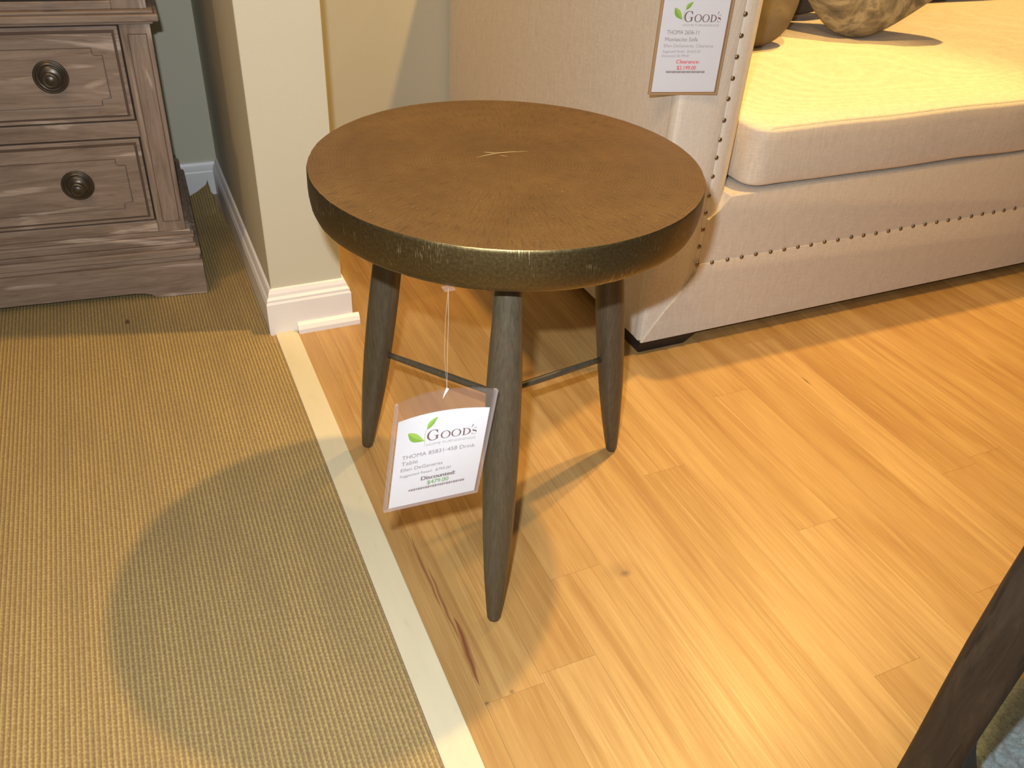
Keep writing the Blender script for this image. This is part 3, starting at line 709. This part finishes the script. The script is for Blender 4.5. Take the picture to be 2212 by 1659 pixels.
# stiles
for xa, xb in ((DR, BX1), (BX0, DLx)):
    cbox('stile', M_CV, xa, xb, BY, BY + .02, .143, .547); 
for xa, xb in ((DR + .0125, BX1 - .009), (BX0 + .009, DLx - .0125)):
    bm = bmesh.new(); box(bm, xa, xb, BY - .0022, BY + .004, .165, .528, .0018); sp_ = obj('stile_panel', bm, M_CV, ch)
    bm = bmesh.new(); box(bm, xa - .001, xb + .001, BY - .0003, BY + .004, .164, .529); obj('glaze_line', bm, M_GLZ, sp_)
for z0, z1 in ((.143, .1685), (.3415, .3725), (.5465, .549)): cbox('rail', M_CH, DLx, DR, BY, BY + .02, z0, z1)
bm = bmesh.new()
for z0, z1, i_ in ((.546, .5525, -.006), (.552, .5645, -.016), (.564, .570, -.009)): box(bm, BX0 + i_, BX1 - i_, BY + i_, DP, z0, z1, .0026, 3)
obj('waist_moulding', bm, M_CH, ch)
# upper part
for xa, xb in ((DR - .006, BX1 - .006), (BX0 + .006, DLx + .006)): cbox('stile', M_CV, xa, xb, BY + .004, BY + .02, .570, .925)
bm = bmesh.new(); box(bm, DLx, DR, BY + .0105, BY + .016, .143, .925); obj('drawer_recess', bm, M_DK, ch)
cbox('rail', M_CH, DLx + .006, DR - .006, BY + .004, BY + .02, .570, .584)
cbox('rail', M_CH, DLx + .006, DR - .006, BY + .004, BY + .02, .745, .765)
cbox('rail', M_CH, DLx + .006, DR - .006, BY + .004, BY + .02, .905, .925)
bm = bmesh.new(); box(bm, L + .005, -.005, -.002, DP + .003, .925, .955, .006, 3); obj('chest_top', bm, M_CH, ch)
knob_parts = None
def drawer(z0, z1, xr, xl, yo=0):
    global knob_parts
    g = .0030; xr -= g; xl += g; z0 += g; z1 -= g
    bm = bmesh.new(); y = BY + yo
    box(bm, xl, xr, y - .0005, y + .010, z0, z1, .0016)                       # outer bead
    d = obj('drawer', bm, M_CH, ch)
    bm = bmesh.new(); a_, b_ = .0075, .0010
    # stepped field
    prism(bm, [(xl + a_, z0 + a_), (xr - a_, z0 + a_), (xr - a_, z1 - a_), (xl + a_, z1 - a_)], lambda q: Vector((q[0], y - .0040, q[1])), lambda q: Vector((q[0], y + .001, q[1])))
    bmesh.ops.bevel(bm, geom=[e for e in bm.edges if all(v.co.y < y - .003 for v in e.verts)], offset=.0036, segments=2, affect='EDGES')
    obj('field', bm, M_CH, d)
    # notched raised panel
    bm = bmesh.new(); h_, v_, n_ = .034, .036, .0165
    def notch(X0, X1, Z0, Z1, n_): return [(X0 + n_, Z0), (X1 - n_, Z0), (X1 - n_, Z0 + n_ * .8), (X1, Z0 + n_ * .8), (X1, Z1 - n_ * .8), (X1 - n_, Z1 - n_ * .8), (X1 - n_, Z1), (X0 + n_, Z1), (X0 + n_, Z1 - n_ * .8), (X0, Z1 - n_ * .8), (X0, Z0 + n_ * .8), (X0 + n_, Z0 + n_ * .8)]
    X0, X1, Z0, Z1 = xl + h_, xr - h_, z0 + v_ * .85, z1 - v_
    pts = [(X0 + n_, Z0), (X1 - n_, Z0), (X1 - n_, Z0 + n_ * .8), (X1, Z0 + n_ * .8), (X1, Z1 - n_ * .8), (X1 - n_, Z1 - n_ * .8), (X1 - n_, Z1), (X0 + n_, Z1), (X0 + n_, Z1 - n_ * .8), (X0, Z1 - n_ * .8), (X0, Z0 + n_ * .8), (X0 + n_, Z0 + n_ * .8)]
    prism(bm, pts, lambda q: Vector((q[0], y - .0068, q[1])), lambda q: Vector((q[0], y - .001, q[1])))
    bmesh.ops.bevel(bm, geom=[e for e in bm.edges if all(v.co.y < y - .006 for v in e.verts)], offset=.0013, segments=2, affect='EDGES')
    obj('raised_panel', bm, M_CH, d)
    bm = bmesh.new(); e_ = .0011; prism(bm, notch(X0 - e_, X1 + e_, Z0 - e_, Z1 + e_, n_), lambda q: Vector((q[0], y - .0044, q[1])), lambda q: Vector((q[0], y - .001, q[1])))
    prism(bm, [(xl + a_ - e_, z0 + a_ - e_), (xr - a_ + e_, z0 + a_ - e_), (xr - a_ + e_, z1 - a_ + e_), (xl + a_ - e_, z1 - a_ + e_)], lambda q: Vector((q[0], y - .0009, q[1])), lambda q: Vector((q[0], y + .001, q[1])))
    obj('glaze_line', bm, M_GLZ, d)
    for kx in (-.2025, L + .2025):
        bm = bmesh.new()
        lathe(bm, [(.0290, 0), (.0292, .0022), (.0278, .0038), (.0262, .0030), (.0250, .0030), (.0240, .0052), (.0222, .0062), (.0204, .0046), (.0190, .0046), (.0178, .0075), (.0160, .0082), (.0100, .0080), (.0078, .0110), (.0076, .0160), (.0105, .0190), (.0138, .0215), (.0145, .0245), (.0128, .0275), (.0100, .0282), (.0088, .0272), (.0070, .0285), (0, .0295)], (kx, y - .0068, (z0 + z1) / 2 + .002), (0, -1, 0), 40)
        k_ = obj('knob', bm, M_BRZ, d, smooth=True); k_['label'] = 'dark bronze ringed knob'
drawer(.1685, .3415, DR, DLx); drawer(.3725, .5465, DR, DLx)
drawer(.584, .745, DR - .006, DLx + .006, .006); drawer(.765, .905, DR - .006, DLx + .006, .006)

seen = set()
for c_ in [o for o in bpy.data.objects if o.parent and (o.parent == ch or o.parent.parent == ch)]:
    if c_.data.name in seen: continue
    seen.add(c_.data.name)
    for v in c_.data.vertices: v.co.x += .014 * v.co.z - (.082 if c_.name.startswith('carcass') else .060) * v.co.y      # the carcass is set slightly askew
# ------------------------------------------------------------------ dark table in the right foreground
AZ = math.radians(69.35); rr = .68; LPt = Vector((rr * math.sin(AZ) - .0018, rr * math.cos(AZ) + .0046, 0))
wt = tag(empty('wooden_table', LPt, -AZ + PI / 2 - PI / 2), 'dark walnut table of which one thick leg shows in the bottom right corner', 'table')
def wleg(dx, dy, flare):
    bm = bmesh.new(); rows = []
    for z in [0, .03, .06, .08, .095, .11, .125, .14, .155, .17, .18, .21, .25, .32, .40, .50, .60, .70]:
        w = .0262; e = min(.05, 1.6 * max(0, .178 - z) ** 1.5) * flare; o_ = .0015 * math.sin(z * 14)
        c = [(-w + o_, -w), (w - .005 + e, -w), (w - .005 + e, w), (-w + o_, w)]; r_ = .007; ring = []
        for k, (cx, cy) in enumerate(c):
            for t in range(4):
                an = PI + k * PI / 2 + t * PI / 6; sx = cx - math.copysign(r_, cx); sy = cy - math.copysign(r_, cy)
                ring.append(bm.verts.new((sx + r_ * math.cos(an), sy + r_ * math.sin(an), z)))
        rows.append(ring)
    for A, B in zip(rows, rows[1:]):
        for i in range(16): bm.faces.new((A[i], A[(i+1) % 16], B[(i+1) % 16], B[i]))
    bm.faces.new(rows[0][::-1]); bm.faces.new(rows[-1])
    o = obj('leg', bm, M_WAL, wt, smooth=True); m = o.modifiers.new('e', 'EDGE_SPLIT'); m.split_angle = math.radians(40)
    o.location = (dx, dy, 0); return o
wleg(0, 0, 1)
wt.rotation_euler = (0, 0, -AZ)
bm = bmesh.new(); prism(bm, [(-.075, -.055), (-.16, .62), (-.16, 1.15), (.85, 1.15), (.85, -.055)], lambda q: Vector((q[0], q[1], .70)), lambda q: Vector((q[0], q[1], .735)))
bmesh.ops.bevel(bm, geom=bm.edges[:], offset=.006, segments=3, affect='EDGES')
# unseen table top carried by the leg, outline widened to shade the shag rug
tt = obj('table_top', bm, M_WAL, wt)

# ------------------------------------------------------------------ light
def spot(name, loc, aim, power, col, ang, blend, size):
    l = bpy.data.lights.new(name, 'SPOT'); l.energy = power; l.color = col; l.spot_size = math.radians(ang); l.spot_blend = blend; l.shadow_soft_size = size
    o = bpy.data.objects.new(name, l); COL.objects.link(o); o.location = loc
    o.rotation_euler = (Vector(aim) - Vector(loc)).to_track_quat('-Z', 'Y').to_euler(); return o
WARM = (1.0, .60, .17)
spot('track_spot', (1.42, 1.17, 2.63), (.10, .98, 0), 200, WARM, 86, .35, .04)
spot('track_spot', (2.35, 1.75, 3.0), (2.0, 1.5, 0), 400, WARM, 66, .6, .05)
spot('track_spot', (-.9, -.6, 2.7), (.80, 1.35, .1), 110, (1.0, .58, .20), 56, .8, .38)  # broad soft warm fill, standing in for several track lights
spot('track_spot', (-.55, 1.35, 2.3), (.19, 1.80, .50), 38, (1.0, .62, .28), 26, .5, .04)

# camera
f_px = 1808.676
CPOS = Vector((0, 0, 0.93689))
CR_, CU_, CF_ = Vector((0.9134571, -0.4038350, 0.0501338)), Vector((0.1987149, 0.5501733, 0.8110621)), Vector((0.3551175, 0.7309081, -0.5828078))
cam = bpy.data.cameras.new('camera'); cam.sensor_width = 36; cam.sensor_fit = 'HORIZONTAL'; cam.lens = 36 * f_px / 2212; cam.clip_start = .02
co = bpy.data.objects.new('camera', cam); COL.objects.link(co)
Mx = Matrix((CR_, CU_, -CF_)).transposed().to_4x4(); Mx.translation = CPOS; co.matrix_world = Mx
S.camera = co
# the camera's own flash, a little left of and above the lens
fl = bpy.data.lights.new('camera_flash', 'AREA'); fl.shape = 'RECTANGLE'; fl.size = .022; fl.size_y = .012; fl.energy = 17; fl.color = (.90, .95, 1.0)
fo = bpy.data.objects.new('camera_flash', fl); COL.objects.link(fo)
fo.matrix_world = Matrix.Translation(CPOS - CR_ * .036 + CU_ * .080 + CF_ * .01) @ Mx.to_3x3().to_4x4()

w = bpy.data.worlds.new('world'); S.world = w; w.use_nodes = True
w.node_tree.nodes['Background'].inputs[0].default_value = (.86, .76, .62, 1); w.node_tree.nodes['Background'].inputs[1].default_value = .17
S.view_settings.view_transform = 'Standard'; S.view_settings.look = 'None'; S.view_settings.gamma = 1; S.view_settings.exposure = 0
S.view_settings.use_curve_mapping = False
